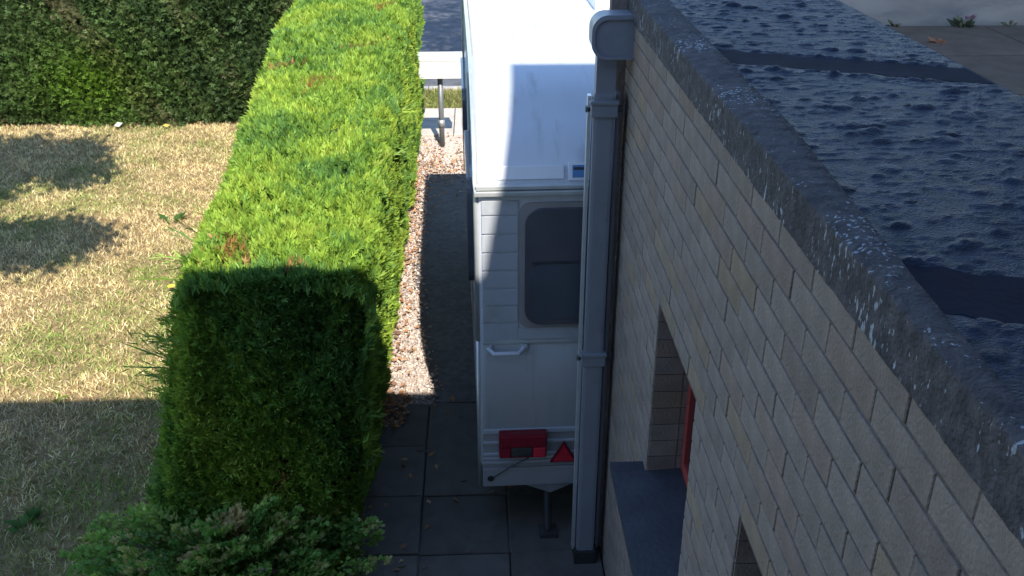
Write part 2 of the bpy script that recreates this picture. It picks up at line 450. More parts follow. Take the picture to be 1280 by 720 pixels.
tag(link('lawn_grass', arr_mesh('lawn_grass', V, F, c3), M['grass']), 'sun-dried straw coloured lawn left of the long hedge', 'grass', kind='stuff')
V, F, c3 = grass_patch(9000, -2.0, 1.5, 12.88, 13.84, 0, .05, .12, .16)
tag(link('verge_grass', arr_mesh('verge_grass', V, F, c3 * .72), M['grass']), 'rough grass strip between the pavement and the road', 'grass', kind='stuff')  # blade colour darkened for the dappled tree shade on the verge

# ------------------------------------------------------------------ hedges
FAN = ((0, 0, .8), (.25, .62, .55), (.25, -.62, .55), (.5, .5, .45), (.5, -.5, .45), (.62, 0, .55))
def interp(y, ys, vs): return np.interp(y, ys, vs)
def hL(y): return interp(y, [3.8, 4.2, 6.2, 9, 13], [-1.42, -1.42, -1.56, -1.80, -1.9])
def hH(y): return interp(y, [3.8, 4.2, 6, 9, 13], [1.76, 1.79, 1.86, 2.0, 2.05])
def hR(y): return interp(y, [3.8, 6, 9, 13], [-.50, -.55, -.63, -.66])
def hB(y): return interp(y, [3.8, 13], [-.70, -.70])
Y0, Y1 = 4.02, 12.0
hedge = empty('hedge', (-1.1, 8, 0))
tag(hedge, 'long bright yellow-green clipped hedge, its near end in dark shade, beside the gravel', 'hedge')
def hedge_color(P, pal, seed):
    n = len(P)
    g = fbm(P[:, 0] * 3 + P[:, 2] * 2, P[:, 1] * 3, seed)[:, None]
    i = np.clip(np.floor((g[:, 0] - .25) * 2 * len(pal) + rng.normal(0, .8, n)), 0, len(pal) - 1).astype(int)
    return np.array(pal)[i] * rng.uniform(.8, 1.2, (n, 1))
GOLD = [(.115, .235, .05), (.175, .305, .048), (.225, .36, .05), (.27, .40, .052), (.32, .43, .06)]
def bump2(a, b, s): return (fbm(a, b, s) - .47)
# top
Ps = []; Ns = []
n = 34000
y = rng.uniform(Y0 - .05, Y1, n); u = rng.uniform(0, 1, n)
x = hL(y) + (hR(y) - hL(y)) * u
edge = np.minimum(u, 1 - u)
z = hH(y) + bump2(x * 3.2, y * 3.2, 8) * .24 + bump2(x * 9, y * 9, 18) * .06 - np.clip(.14 - edge, 0, 1) ** 2 * 6 - .02
Ps.append(np.stack([x, y, z], 1)); Ns.append(np.stack([(u - .5) * .7, np.zeros(n), np.ones(n)], 1))
# right face
n = 30000
y = rng.uniform(Y0, Y1, n); t = rng.uniform(0.02, 1, n) ** .8
x = hB(y) + (hR(y) - hB(y)) * np.clip(t * 1.15, 0, 1) ** .8 - .03 + bump2(y * 3.5, t * 6, 14) * .20 - np.clip(t - .9, 0, 1) * .6
z = t * (hH(y) - .03)
Ps.append(np.stack([x, y, z], 1)); Ns.append(np.stack([np.ones(n), np.zeros(n) - .15, .65 * np.ones(n)], 1))
# left face
n = 9000
y = rng.uniform(Y0, Y1, n); t = rng.uniform(0.02, 1, n)
x = hL(y) - (1 - t) * .42 - bump2(y * 3, t * 6, 24) * .16 + np.clip(t - .9, 0, 1) * .5
z = t * (hH(y) - .03)
Ps.append(np.stack([x, y, z], 1)); Ns.append(np.stack([-np.ones(n), np.zeros(n), .35 * np.ones(n)], 1))
# near end
n = 13500
t = rng.uniform(0, 1, n); u = rng.uniform(0, 1, n)
x = (hL(4.0) - (1 - t) * .42) * (1 - u) + (hB(4.0) + (hR(4.0) - hB(4.0)) * t ** .8) * u
yv = Y0 - (1 - t) * .16 - bump2(x * 4, t * 6, 34) * .16 + np.clip(np.abs(u - .5) - .33, 0, 1) ** 2 * 9
z = t * (1.77)
Ps.append(np.stack([x, yv, z], 1)); Ns.append(np.stack([(u - .5) * .8, -np.ones(n), .35 * np.ones(n)], 1))
P = np.concatenate(Ps); Nn = unit(np.concatenate(Ns))
n = len(P)
A = unit(Nn * .75 + np.array([[0, 0, .5]]) + rng.normal(0, .42, (n, 3)))
L = rng.uniform(.042, .085, n)
C = hedge_color(P, GOLD, 41)
for (cx, cy, cz, r) in [(-1.20, 4.30, 1.8, .085), (-1.13, 4.20, 1.8, .05), (-.86, 4.12, 1.78, .05), (-1.2, 7.1, 1.9, .10), (-.95, 8.1, 1.95, .14), (-1.55, 7.6, 1.95, .10), (-1.0, 3.9, .72, .05), (-.9, 9.6, 2, .1)]:
    d = np.linalg.norm((P - np.array([cx, cy, cz])) * np.array([1, 1, .5]), axis=1)
    k = rng.uniform(0, 1, n) < np.exp(-(d / (r * .85)) ** 2) * .85
    w_ = rng.uniform(.45, 1, (k.sum(), 1))
    C[k] = C[k] * (1 - w_) + np.array([.36, .18, .07]) * rng.uniform(.7, 1.3, (k.sum(), 1)) * w_
V, F, c3 = leaflets(P - A * .04, A, L, L * .095, C, FAN)
fo = tag(link('foliage', arr_mesh('hedge_foliage', V, F, c3), M['leaf'], hedge), kind='stuff')
fo.location = (1.1, -8, 0)
n = 60
y = rng.uniform(4.02, 9, n); zz = rng.uniform(.5, 1.7, n)
P = np.stack([hB(y) + (hR(y) - hB(y)) * (zz / 1.8) - .04, y, zz], 1)
A = unit(np.stack([np.ones(n), rng.normal(.05, .25, n), rng.normal(.45, .25, n)], 1))
V, F, c3 = leaflets(P, A, rng.uniform(.10, .22, n), np.full(n, .007), hedge_color(P, GOLD, 10), ((0, 0, 1.0), (.3, .4, .35), (.45, -.4, .35), (.6, .35, .3), (.75, -.35, .25)))
sh = tag(link('shoot', arr_mesh('hedge_shoot', V, F, c3), M['leaf'], hedge), kind='stuff'); sh.location = (1.1, -8, 0)
# a few long shoots on the left flank near the shadow line
n = 38
y = rng.uniform(4.02, 5.3, n); zz = rng.uniform(.9, 1.7, n)
P = np.stack([hL(y) - (1 - zz / 1.8) * .3 + .03, y, zz], 1)
A = unit(np.stack([-np.ones(n), rng.normal(.1, .25, n), rng.normal(.35, .2, n)], 1))
V, F, c3 = leaflets(P, A, rng.uniform(.16, .32, n), np.full(n, .005), hedge_color(P, GOLD, 9), ((0, 0, 1.0), (.3, .4, .35), (.45, -.4, .35), (.6, .35, .3), (.75, -.35, .25)))
sh = tag(link('shoot', arr_mesh('hedge_shoot', V, F, c3), M['leaf'], hedge), kind='stuff'); sh.location = (1.1, -8, 0)
m = MB()
ys_ = np.linspace(4.12, 11.9, 14)
rings = []
for yv in ys_:
    l, r, h = float(hL(yv)), float(hR(yv)), float(hH(yv))
    rings.append([(l - .20, yv, 0), (l + .07, yv, h - .16), (l + .16, yv, h - .07), (r - .14, yv, h - .07), (r - .07, yv, h - .16), (float(hB(yv)) - .05, yv, 0)])
vs = [p for q in rings for p in q]; fs = []
for i in range(len(rings) - 1):
    for k in range(6):
        k2 = (k + 1) % 6; fs.append((i * 6 + k, i * 6 + k2, i * 6 + 6 + k2, i * 6 + 6 + k))
fs += [tuple(range(6)), tuple(range(len(vs) - 6, len(vs)))]
m.add(vs, fs)
c_ = m.build('inner_branches', M['core'], hedge); c_.location = (1.1, -8, 0)

# dark back hedge
bh = empty('hedge', (-5, 12.7, 0))
tag(bh, 'dark green yew hedge crossing the far end of the lawn', 'hedge')
YEW = [(.05, .09, .033), (.07, .12, .04), (.09, .15, .046), (.12, .165, .06), (.14, .135, .07)]
n = 30000
x = rng.uniform(-8.5, -1.3, n); t = rng.uniform(0, 1, n)
P = np.stack([x, 12.25 + bump2(x * 2.2, t * 5, 51) * .32 + t * .05, t * 2.6 + .03], 1)
Nn = np.tile(np.array([[0, -1.0, .3]]), (n, 1))
A = unit(Nn * .55 + np.array([[0, 0, .25]]) + rng.normal(0, .5, (n, 3)))
C = hedge_color(P, YEW, 61)
green_patch = np.exp(-(((x + 4.9) / .75) ** 2 + ((P[:, 2] - .55) / .5) ** 2))[:, None]  # rounded patch of brighter green mixed into the foliage colour
C = C * (1 - green_patch) + np.array([[.11, .20, .02]]) * rng.uniform(.7, 1.3, (n, 1)) * green_patch
n2 = 8000
x2 = rng.uniform(-8.5, -1.3, n2); P2 = np.stack([x2, rng.uniform(12.2, 13.4, n2), 2.62 + bump2(x2 * 3, x2, 5) * .1], 1)
P = np.concatenate([P, P2]); A = np.concatenate([A, unit(np.array([[0, 0, 1.0]]) + rng.normal(0, .4, (n2, 3)))]); C = np.concatenate([C, hedge_color(P2, YEW, 62)])
L = rng.uniform(.07, .13, len(P))
V, F, c3 = leaflets(P, A, L, L * .10, C, FAN[:5])
f2 = tag(link('foliage', arr_mesh('back_hedge_foliage', V, F, c3), M['leaf'], bh), kind='stuff'); f2.location = (5, -12.7, 0)
m = MB(); m.box(-8.5, -1.35, 12.42, 13.3, 0, 2.55, .05)
c_ = m.build('inner_branches', M['core'], bh); c_.location = (5, -12.7, 0)

# low spreading shrub in the near shade
shr = empty('shrub', (-1.30, 3.75, 0))
tag(shr, 'low spreading juniper with yellow tips in the shade below the hedge', 'shrub')
JUN = [(.15, .30, .065), (.20, .37, .075), (.26, .43, .085), (.33, .48, .095)]
P_all = []; A_all = []; C_all = []
nb = 230
for i in range(nb):
    a = random.uniform(0, 6.283); rr = random.random() ** .6
    ex = math.cos(a) * rr * random.uniform(.62, .86); ey = math.sin(a) * rr * .54
    ez = (.36 * max(0, 1 - rr ** 4) ** .5 + .15) * random.uniform(.80, 1.10) + .06 * math.sin(ex * 9) * math.cos(ey * 8)
    e = np.array([ex, ey, ez]); dirv = np.array([math.cos(a), math.sin(a) * .9, random.uniform(.05, .75)]) * np.array([max(rr, .35), max(rr, .35), 1])
    dirv /= np.linalg.norm(dirv)
    k = 84
    tt = rng.uniform(0, 1, k)
    sd = np.cross(dirv, [0, 0, 1]); sd /= np.linalg.norm(sd) + 1e-6
    off = rng.uniform(-1, 1, k) * (1.05 - tt) * .085
    ln = random.uniform(.20, .34)
    pts = e[None] + dirv[None] * ((tt - .7) * ln + np.abs(off) * .5)[:, None] + sd[None] * off[:, None] + np.array([[0, 0, -1.0]]) * (np.abs(off) * .25 + tt ** 2 * .03)[:, None] + rng.normal(0, .006, (k, 3))
    ax = unit(dirv[None] + sd[None] * np.sign(off)[:, None] * .75 + rng.normal(0, .25, (k, 3)) + np.array([[0, 0, .15]]))
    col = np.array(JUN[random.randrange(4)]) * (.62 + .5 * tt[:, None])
    if random.random() < .34:
        m_ = (rng.uniform(0, 1, (k, 1)) < tt[:, None] * .55)
        col = np.where(m_, np.array([[.50, .46, .17]]), col)
    P_all.append(pts); A_all.append(ax); C_all.append(col)
P = np.concatenate(P_all); A = np.concatenate(A_all); C = np.concatenate(C_all)
for (cx, cy, r) in [(-.12, -.1, .055), (.05, .04, .07), (.42, .12, .05)]:
    k = (np.hypot(P[:, 0] - cx, P[:, 1] - cy) < r) & (P[:, 2] > .45)
    C[k] = np.array([.50, .40, .17])
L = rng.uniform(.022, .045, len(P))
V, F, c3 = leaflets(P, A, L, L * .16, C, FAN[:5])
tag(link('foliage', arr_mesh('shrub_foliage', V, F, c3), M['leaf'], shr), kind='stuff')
m = MB()
for i in range(14):
    a = i / 14 * 6.283 + random.uniform(-.2, .2)
    e = Vector((math.cos(a) * .5, math.sin(a) * .38, random.uniform(.2, .55)))
    m.tube([(0, 0, 0), e * .5 + Vector((0, 0, .1)), e], [.025, .015, .006], 6)
m.build('stem', M['bark'], shr)

# ------------------------------------------------------------------ small plants on the lawn
def weed(x, y, r, label, cols, z=0.0, nleaf=14, cat='weed', L=.09, up=.5):
    o = empty('weed_plant', (x, y, z)); tag(o, label, cat)
    a = rng.uniform(0, 6.28, nleaf)
    P = np.stack([np.cos(a) * r * rng.uniform(0, .6, nleaf), np.sin(a) * r * rng.uniform(0, .6, nleaf), np.full(nleaf, .01)], 1)
    A = unit(np.stack([np.cos(a), np.sin(a), np.full(nleaf, up) + rng.normal(0, .2, nleaf)], 1))
    C = np.array(cols)[rng.integers(0, len(cols), nleaf)]
    V, F, c3 = leaflets(P, A, np.full(nleaf, L) * rng.uniform(.6, 1.2, nleaf), np.full(nleaf, L * .22), C)
    for i, (f0) in enumerate(range(0, nleaf)):
        sub = V[f0 * 4:f0 * 4 + 4]
        link('leaf', arr_mesh('weed_leaf', sub, np.arange(4).reshape(1, 4), c3[f0:f0 + 1]), M['leaf'], o)
    return o
GR = [(.07, .15, .04), (.10, .19, .05), (.13, .22, .06)]
weed(-2.62, 4.42, .09, 'leafy green weed in the shaded lawn left of the juniper', GR, L=.10)
weed(-3.05, 9.0, .10, 'green weed tuft in the dry sunlit lawn near the long hedge', GR, L=.12)
weed(-2.95, 5.75, .05, 'tiny bright green weed just beyond the shadow line on the lawn', [(.2, .3, .04)], nleaf=8, L=.07)
fl = empty('dandelion', (-2.62, 7.4, 0)); tag(fl, 'small yellow dandelion flower in the dry lawn', 'flower')
m = MB(); m.tube([(0, 0, 0), (.005, 0, .06)], .004, 6); m.build('stalk', M['core'], fl)
yl = simple('petal_yellow', (.75, .62, .05), .7)
m = MB()
for i in range(12):
    a = i / 12 * 6.283; c, s = math.cos(a), math.sin(a)
    m.add([(.005, 0, .06), (.025 * c - .007 * s, .025 * s + .007 * c, .068), (.036 * c, .036 * s, .066), (.025 * c + .007 * s, .025 * s - .007 * c, .068)], [(0, 1, 2, 3)])
m.build('petals', yl, fl)
for (x, y, lab, cl) in [(-3.92, 12.05, 'pale yellow fallen leaf on the lawn below the dark hedge', (.55, .42, .12)), (-4.55, 12.0, 'whitish fallen leaf lying before the dark hedge', (.62, .58, .50))]:
    V, F, c3 = flat_leaves(1, np.array([[x, y]]), .06, .16, [cl], .3)
    tag(link('fallen_leaf', arr_mesh('fallen_leaf', V, F, c3), M['litter']), lab, 'leaf')

# ------------------------------------------------------------------ trees
def tree(base, height, crown, label, ncl, nleaf, cr=.5, cols=None, trunk_r=.16, lobes=None):
    o = empty('tree', base); tag(o, label, 'tree')
    (cx, cy, cz, rx, ry, rz) = crown
    m = MB()
    top = Vector((cx, cy, cz + rz * .4))
    pts = [Vector((0, 0, 0)), Vector((top.x * .1, top.y * .1, height * .3)), Vector((top.x * .5, top.y * .5, cz - rz * .5)), top]
    m.tube(pts, [trunk_r * 1.25, trunk_r, trunk_r * .7, trunk_r * .2], 10)
    m.build('trunk', M['bark'], o, True)
    cl = []
    while len(cl) < ncl:
        (cx, cy, cz, rx, ry, rz) = lobes[len(cl) % len(lobes)] if lobes else crown
        q = rng.uniform(-1, 1, 3)
        d = np.linalg.norm(q)
        if .35 < d < 1: cl.append(q * np.array([rx, ry, rz]) + np.array([cx, cy, cz]))
    m = MB()
    for q in cl[:: max(1, ncl // 26)]:
        s = pts[2].lerp(pts[3], random.uniform(0, .7))
        e = Vector(q); md = s.lerp(e, .5) + Vector((0, 0, -.1))
        m.tube([s, md, e], [trunk_r * .35, trunk_r * .22, .012], 6)
    m.build('branches', M['bark'], o, True)
    P = []
    for q in cl:
        P.append(q[None] + rng.normal(0, 1, (nleaf, 3)) * cr * np.array([[.5, .5, .38]]))
    P = np.concatenate(P); n = len(P)
    A = unit(rng.normal(0, 1, (n, 3)) + np.array([[0, 0, -.2]]))
    C = hedge_color(P, cols, 71)
    V, F, c3 = leaflets(P, A, rng.uniform(.09, .15, n), rng.uniform(.03, .045, n), C)
    tag(link('crown', arr_mesh('tree_crown', V, F, c3), M['leaf'], o), kind='stuff')
    return o
TG = [(.05, .09, .02), (.07, .12, .025), (.09, .15, .03), (.11, .17, .035)]
tree((-7.2, 5.4, 0), 4, (2.0, .25, 4.7, 1.75, 1.7, .7), 'broadleaf tree standing left of the lawn, its shadow on the grass', 66, 320, .34, TG, .14, [(2.2, .75, 4.8, 1.6, .95, .5), (2.5, .9, 4.9, 1.5, .85, .4), (3.15, -.95, 4.45, 1.55, .30, .33)])
tree((3.6, 12.6, 0), 9, (-2.0, -3.3, 10.2, 2.9, 2.4, 1.4), 'tall broadleaf street tree beside the road behind the garage', 120, 110, .55, TG, .2)

# ------------------------------------------------------------------ garage
GX = 0.645; GE = 4.12; ZT = 2.918
gar = empty('garage', (1.05, 2, 0))
tag(gar, 'narrow flat-roofed buff brick garage wing with slate sill and grey downpipe', 'garage')
def G(o):
    o.location = Vector(o.location) + Vector((-1.05, -2, 0)); return o
def gb(mb, name, mat, smooth=False, kind=None):
    o = mb.build(name, mat, gar, smooth); G(o)
    if kind: o['kind'] = kind
    return o
wins = [(2.42, 3.06), (1.25, 1.89)]
WZ0, WZ1 = 1.343, 2.09
# mortar wall body around the openings, face 8 mm behind the brick faces
FX = GX + 0.0040
m = MB()
edges = [-0.3, wins[1][0], wins[1][1], wins[0][0], wins[0][1], GE]
for i in range(5):
    a, b_ = edges[i], edges[i + 1]
    if i in (1, 3):
        m.box(FX, FX + .22, a, b_, 0, WZ0); m.box(FX, FX + .22, a, b_, WZ1, ZT)
    else:
        m.box(FX, FX + .22, a, b_, 0, ZT)
m.box(FX + .22, 1.43, GE - .2, GE, 0, ZT)
m.box(1.25, 1.43, -.3, GE - .2, 0, ZT)
gb(m, 'mortar_wall', M['mortar'])
# bricks
CH, BH, BL = .075, .0665, .2205
p26 = R(26.6); yaw = R(2.13)
def proj(X, Y, Z):
    d = 3.7 - Z
    Xc = X * math.cos(yaw) - Y * math.sin(yaw); Yc = X * math.sin(yaw) + Y * math.cos(yaw)
    zc = Yc * math.cos(p26) + d * math.sin(p26)
    if zc < .05: return None
    return 640 + 1200 * Xc / zc, 360 + 1200 * (d * math.cos(p26) - Yc * math.sin(p26)) / zc, zc
cells = []
nc = int(ZT / CH) + 1
for c in range(nc):
    z0 = c * CH + .005
    z1 = min(z0 + BH, ZT - .003)
    if z1 - z0 < .02: continue
    off = (c % 2) * .1125
    y = GE - BL + off
    first = True
    while y > -.3:
        y0, y1 = y, min(y + BL, GE)
        segs = [(y0, y1)]
        if z1 > WZ0 + .012 and z0 < WZ1 - .012:
            for (a, b_) in wins:
                ns = []
                for (s, e) in segs:
                    if e <= a or s >= b_: ns.append((s, e)); continue
                    if s < a: ns.append((s, a))
                    if e > b_: ns.append((b_, e))
                segs = ns
        for (s, e) in segs:
            if e - s > .025: cells.append((s, e, z0, z1))
        y -= BL + .0045
def vis(c):
    q = proj(GX, (c[0] + c[1]) / 2, (c[2] + c[3]) / 2)
    if q is None or not (-20 < q[0] < 1300 and -20 < q[1] < 740): return 0
    return 1 / q[2] ** 3
cells.sort(key=lambda c: -vis(c))
def brick_verts(bm_, L, H, cx, cy, cz, jx):
    # body with a slightly uneven rounded front face (front is -X)
    x0, x1 = GX + jx, FX + .05
    c = .002
    j = lambda: random.uniform(-.0008, .0008)
    ring0 = [(x1, -L / 2, -H / 2), (x1, L / 2, -H / 2), (x1, L / 2, H / 2), (x1, -L / 2, H / 2)]
    ring1 = [(x0 + c, y_, z_) for (_, y_, z_) in ring0]
    ring2 = [(x0 + j(), y_ * (1 - 2 * c / L) + j(), z_ * (1 - 2 * c / H) + j()) for (_, y_, z_) in ring0]
    vs = [(a + cx, b + cy, d + cz) for (a, b, d) in ring0 + ring1 + ring2]
    fs = []
    for r in (0, 4):
        for k in range(4):
            k2 = (k + 1) % 4; fs.append((r + k, r + k2, r + 4 + k2, r + 4 + k))
    fs.append((8, 9, 10, 11))
    bm_.add(vs, fs)
var = {}
def brick_me(L, H, v):
    key = (round(L, 3), round(H, 3), v)
    if key not in var:
        q = MB(); brick_verts(q, L, H, 0, 0, 0, [0, .0007, -.0007, .0012][v])
        me = bpy.data.meshes.new('brick'); me.from_pydata(q.v, [], q.f)
        bm = bmesh.new(); bm.from_mesh(me); bmesh.ops.recalc_face_normals(bm, faces=bm.faces)
        # open-backed: make the normal of the front face look to -X
        bm.faces.ensure_lookup_table()
        bm.normal_update()
        if bm.faces[-1].normal.x > 0: bmesh.ops.reverse_faces(bm, faces=bm.faces)
        bm.to_mesh(me); bm.free()
        me.materials.append(M['brick']); var[key] = me
    return var[key]
rest = MB()
NSINGLE = 290
for i, (s, e, z0, z1) in enumerate(cells):
    if i < NSINGLE and vis((s, e, z0, z1)) > 0:
        o = link('brick', brick_me(e - s, z1 - z0, random.randrange(4)), None, gar)
        o.location = (-1.05, (s + e) / 2 - 2, (z0 + z1) / 2)
    else:
        brick_verts(rest, e - s, z1 - z0, 0, (s + e) / 2, (z0 + z1) / 2, random.choice([0, .0007, -.0007, .0012]))
gb(rest, 'brickwork', M['brickstuff'], kind='stuff')
# brick reveals inside the openings: courses on the far jamb of each opening
jr = MB()
for (a, b_) in wins:
    z = WZ0 + .004; k = 0
    while z < WZ1 - .02:
        z1 = min(z + CH - .0035, WZ1 - .004)
        jr.box(FX + .001, FX + .109, b_ - .006, b_ + .02, z, z1)
        jr.box(FX + .113, FX + .2, b_ - .006, b_ + .02, z, z1)
        jr.box(FX + .001, FX + .2, a - .02, a + .006, z, z1)
        z += CH
gb(jr, 'jamb_brickwork', M['brickstuff'], kind='stuff')
# windows
for (a, b_) in wins:
    f = MB(); x0, x1 = GX + .135, GX + .185; t = .05
    f.box(x0, x1, a, a + t, WZ0 + .02, WZ1, .004); f.box(x0, x1, b_ - t, b_ - .007, WZ0 + .02, WZ1, .004)
    f.box(x0, x1, a + t, b_ - t, WZ1 - t, WZ1 - .001, .004); f.box(x0, x1, a + t, b_ - t, WZ0 + .02, WZ0 + .02 + t, .004)
    w = gb(f, 'window', M['redframe'])
    g = MB(); g.box(x0 + .02, x0 + .026, a + t, b_ - t, WZ0 + .07, WZ1 - t)
    g.build('pane', M['darkglass'], w)
    s = MB()
    s.prism([(GX - .133, WZ0 - .032), (GX + .135, WZ0 - .030), (GX + .135, WZ0 + .018), (GX - .133, WZ0 - .002)], 1, a + .001, b_ - .001)
    s.box(GX - .1335, GX - .0005, a - .07, a + .001, WZ0 - .0325, WZ0 - .003, 0)
    s.box(GX - .1335, GX - .0005, b_ - .001, b_ + .07, WZ0 - .0325, WZ0 - .003, 0)
    gb(s, 'sill', M['slate'])
# kerb (fascia) with its rough weathered face
def rough_box(name, x0, x1, y0, y1, z0, z1, mat, step, amp, fr=24):
    ny = int((y1 - y0) / step)
    prof = []
    nz = max(2, int((z1 - z0) / step)); nx = max(2, int((x1 - x0) / step))
    for i in range(nz + 1): prof.append((x0, z0 + (z1 - z0) * i / nz))
    for i in range(1, nx + 1): prof.append((x0 + (x1 - x0) * i / nx, z1))
    for i in range(1, 3): prof.append((x1, z1 - (z1 - z0) * i / 2))
    pr = np.array(prof); k = len(pr)
    ys = np.linspace(y0, y1, ny + 1)
    Y, I = np.meshgrid(ys, np.arange(k), indexing='ij')
    Xp = pr[I, 0]; Zp = pr[I, 1]
    Xp = np.where(I > nz, x0 + (Xp - x0) * np.interp(Y, [.8, 1.3, 2.2, 4], [1.0, 1.6, 3.2, 3.5]), Xp)
    nzv = (fbm(Y * fr, (Xp - Zp) * fr, 81) - .47) * 2 * amp + (fbm(Y * 7, Xp * 0, 83) - .47) * amp * .9
    s = np.clip(I / 2.0, 0, 1)
    Xo = Xp - nzv * (I <= nz + 1) ; Zo = Zp + nzv * (I >= nz) * 1.2
    # soften the arris
    Zo = np.where(I == nz, Zo - .008, Zo); Xo = np.where(I == nz, Xo + .006, Xo)
    V = np.stack([Xo.ravel(), Y.ravel(), Zo.ravel()], 1)
    ii = np.arange(ny)[:, None] * k + np.arange(k - 1)[None]
    F = np.stack([ii, ii + k, ii + k + 1, ii + 1], -1).reshape(-1, 4)
    return link(name, arr_mesh(name, V, F, smooth=False), mat, gar)
G(rough_box('roof_kerb', GX - .007, GX + .026, -.3, GE + .03, ZT - .003, 3.028, M['kerbfelt'], .009, .0028, 46))
m = MB(); m.box(GX - .003, GX + .024, GE + .005, GE + .032, ZT - .002, 3.024); gb(m, 'roof_kerb_end', M['kerbfelt'])
# felt roof with blisters and wrinkles
x0, x1, y0, y1 = GX + .018, 1.45, -.3, GE + .02
nx, ny = 96, 640
xs = np.linspace(x0, x1, nx + 1); ys = np.linspace(y0, y1, ny + 1)
Xg, Yg = np.meshgrid(xs, ys)
Z = 3.010 + (fbm(Xg * 9, Yg * 14, 91) - .47) * .004 + (fbm(Xg * 42, Yg * 58, 95) - .47) * .0030
wr = np.abs(fbm(Xg * 7 + Yg * 2, Yg * 26, 97, 3) - .44)
Z += np.clip(.04 - wr, 0, 1) * .05
SK = -.40
S0 = [2.98, 1.36, 4.55, -.1]
q = Yg - SK * (Xg - .7)
for k in range(760):
    bx, by = rng.uniform(.72, 1.43), rng.uniform(-.2, 3.9)
    if rng.uniform() < .16:
        sc = S0[rng.integers(0, 2)]; by = sc + SK * (bx - .7) + rng.choice([-.115, .115]) + rng.normal(0, .01)
    r = abs(rng.normal(.007, .007)) + .006
    if rng.uniform() < .035: r = rng.uniform(.028, .04)
    ry = r * rng.uniform(.55, 1.0); r = min(r, .024) if abs(by - SK * (bx - .7) - S0[0]) < .16 else r
    r = min(r, .017) if abs(by - SK * (bx - .7) - S0[1]) < .16 else r
    h = r * rng.uniform(.15, .28)
    d2 = ((Xg - bx) / r) ** 2 + ((Yg - by) / ry) ** 2
    Z += h * np.where(d2 < 1, np.clip(1 - d2, 0, 1) ** .5, 0)
for s in S0[:]:
    dd = np.abs(q - s - .012 * (fbm(Xg * 14, Yg * 0, int(s * 10)) - .47))
    kf = np.clip((dd - .082) / .018, 0, 1)
    Z = Z * kf + (3.009) * (1 - kf)
Z = np.where(Xg > 1.43, np.minimum(Z, 3.026), Z)
V = np.stack([Xg.ravel(), Yg.ravel(), Z.ravel()], 1)
i = np.arange(ny)[:, None] * (nx + 1) + np.arange(nx)[None]
F = np.stack([i, i + 1, i + nx + 2, i + nx + 1], -1).reshape(-1, 4)
G(link('roof_felt', arr_mesh('roof_felt', V, F, smooth=True), M['felt'], gar))
for s in S0[:2]:
    m = MB()
    a, b_ = x0 + .01, x1 - .005
    w = .092
    px = np.linspace(a, b_, 40)
    e0 = -w + (fbm(px * 26, px * 0, 5 + int(s * 9)) - .47) * .05; e1 = w + (fbm(px * 22, px * 0, 6 + int(s * 9)) - .47) * .06
    lo = [(x_, s + SK * (x_ - .7) + q_) for x_, q_ in zip(px, e0)]; hi = [(x_, s + SK * (x_ - .7) + q_) for x_, q_ in zip(px, e1)]
    for i in range(39):
        m.add([(*lo[i], 3.0105), (*lo[i + 1], 3.0105), (*hi[i + 1], 3.0105), (*hi[i], 3.0105), (*lo[i], 2.998), (*lo[i + 1], 2.998), (*hi[i + 1], 2.998), (*hi[i], 2.998)], [(0, 1, 2, 3), (4, 5, 1, 0), (3, 2, 6, 7)])
    gb(m, 'felt_seam', M['bitumen'])
m = MB(); m.box(GX + .03, 1.452, -.3, GE + .015, ZT + .001, 2.99); m.box(1.447, 1.462, -.3, GE + .02, ZT - .05, 3.005)
gb(m, 'roof_deck', M['bitumen'])
# end pier behind the downpipe
m = MB(); m.box(.572, GX + .02, GE + .004, GE + .07, 0, 3.10, .004); gb(m, 'end_pier', M['brickstuff'])
# downpipe
PX0, PX1, PY = .495, .59, 3.98
m = MB(); m.box(PX0, PX1, PY, PY + .075, .10, 2.62, .016)
dp = gb(m, 'downpipe', M['pvc'])
def col(z, h, e=.010):
    m = MB(); m.box(PX0 - e, PX1 + e, PY - e, PY + .075 + e, z, z + h, .006)
    m.box(PX0 - e - .006, PX1 + e + .004, PY - e - .006, PY + .075 + e, z + h - .014, z + h + .002, .004)
    m.build('pipe_collar', M['pvc'], dp)
    m = MB(); m.box(PX0 - .03, PX1 + .035, PY + .03, PY + .05, z + .012, z + h * .55, .004); m.build('pipe_bracket', M['pvcdark'], dp)
col(2.515, .07); col(1.275, .07)
m = MB(); m.box(PX1 + .008, PX1 + .026, PY + .045, PY + .12, .10, 2.60, .003); m.build('side_rail', M['pvc'], dp)
m = MB(); m.box(PX0 - .022, PX0 - .006, PY + .03, PY + .07, .10, 2.60, .003); m.build('side_rail', M['alu'], dp)
# rounded hopper: side view is an open D shape leaning from the wall
def rr_poly(x0, x1, z0, z1, r, n=6, corners=(1, 1, 1, 1)):
    out = []
    for (cx, cz, a0, k) in ((x1 - r, z1 - r, 0, 0), (x0 + r, z1 - r, 90, 1), (x0 + r, z0 + r, 180, 2), (x1 - r, z0 + r, 270, 3)):
        if corners[k]:
            for i in range(n + 1):
                a = R(a0 + 90 * i / n); out.append((cx + r * math.cos(a), cz + r * math.sin(a)))
        else:
            out.append((x1 if k in (0, 3) else x0, z1 if k in (0, 1) else z0))
    return out
m = MB()
m.prism(rr_poly(.476, .648, 2.775, 2.945, .062, 8, (0, 1, 1, 0)), 1, PY - .035, PY + .10)
hp = m.build('hopper', M['pvc'], dp)
m = MB(); pol = rr_poly(.472, .648, 2.77, 2.95, .066, 8, (0, 1, 1, 0))
ins = rr_poly(.485, .648, 2.782, 2.932, .056, 8, (0, 1, 1, 0))
n_ = len(pol)
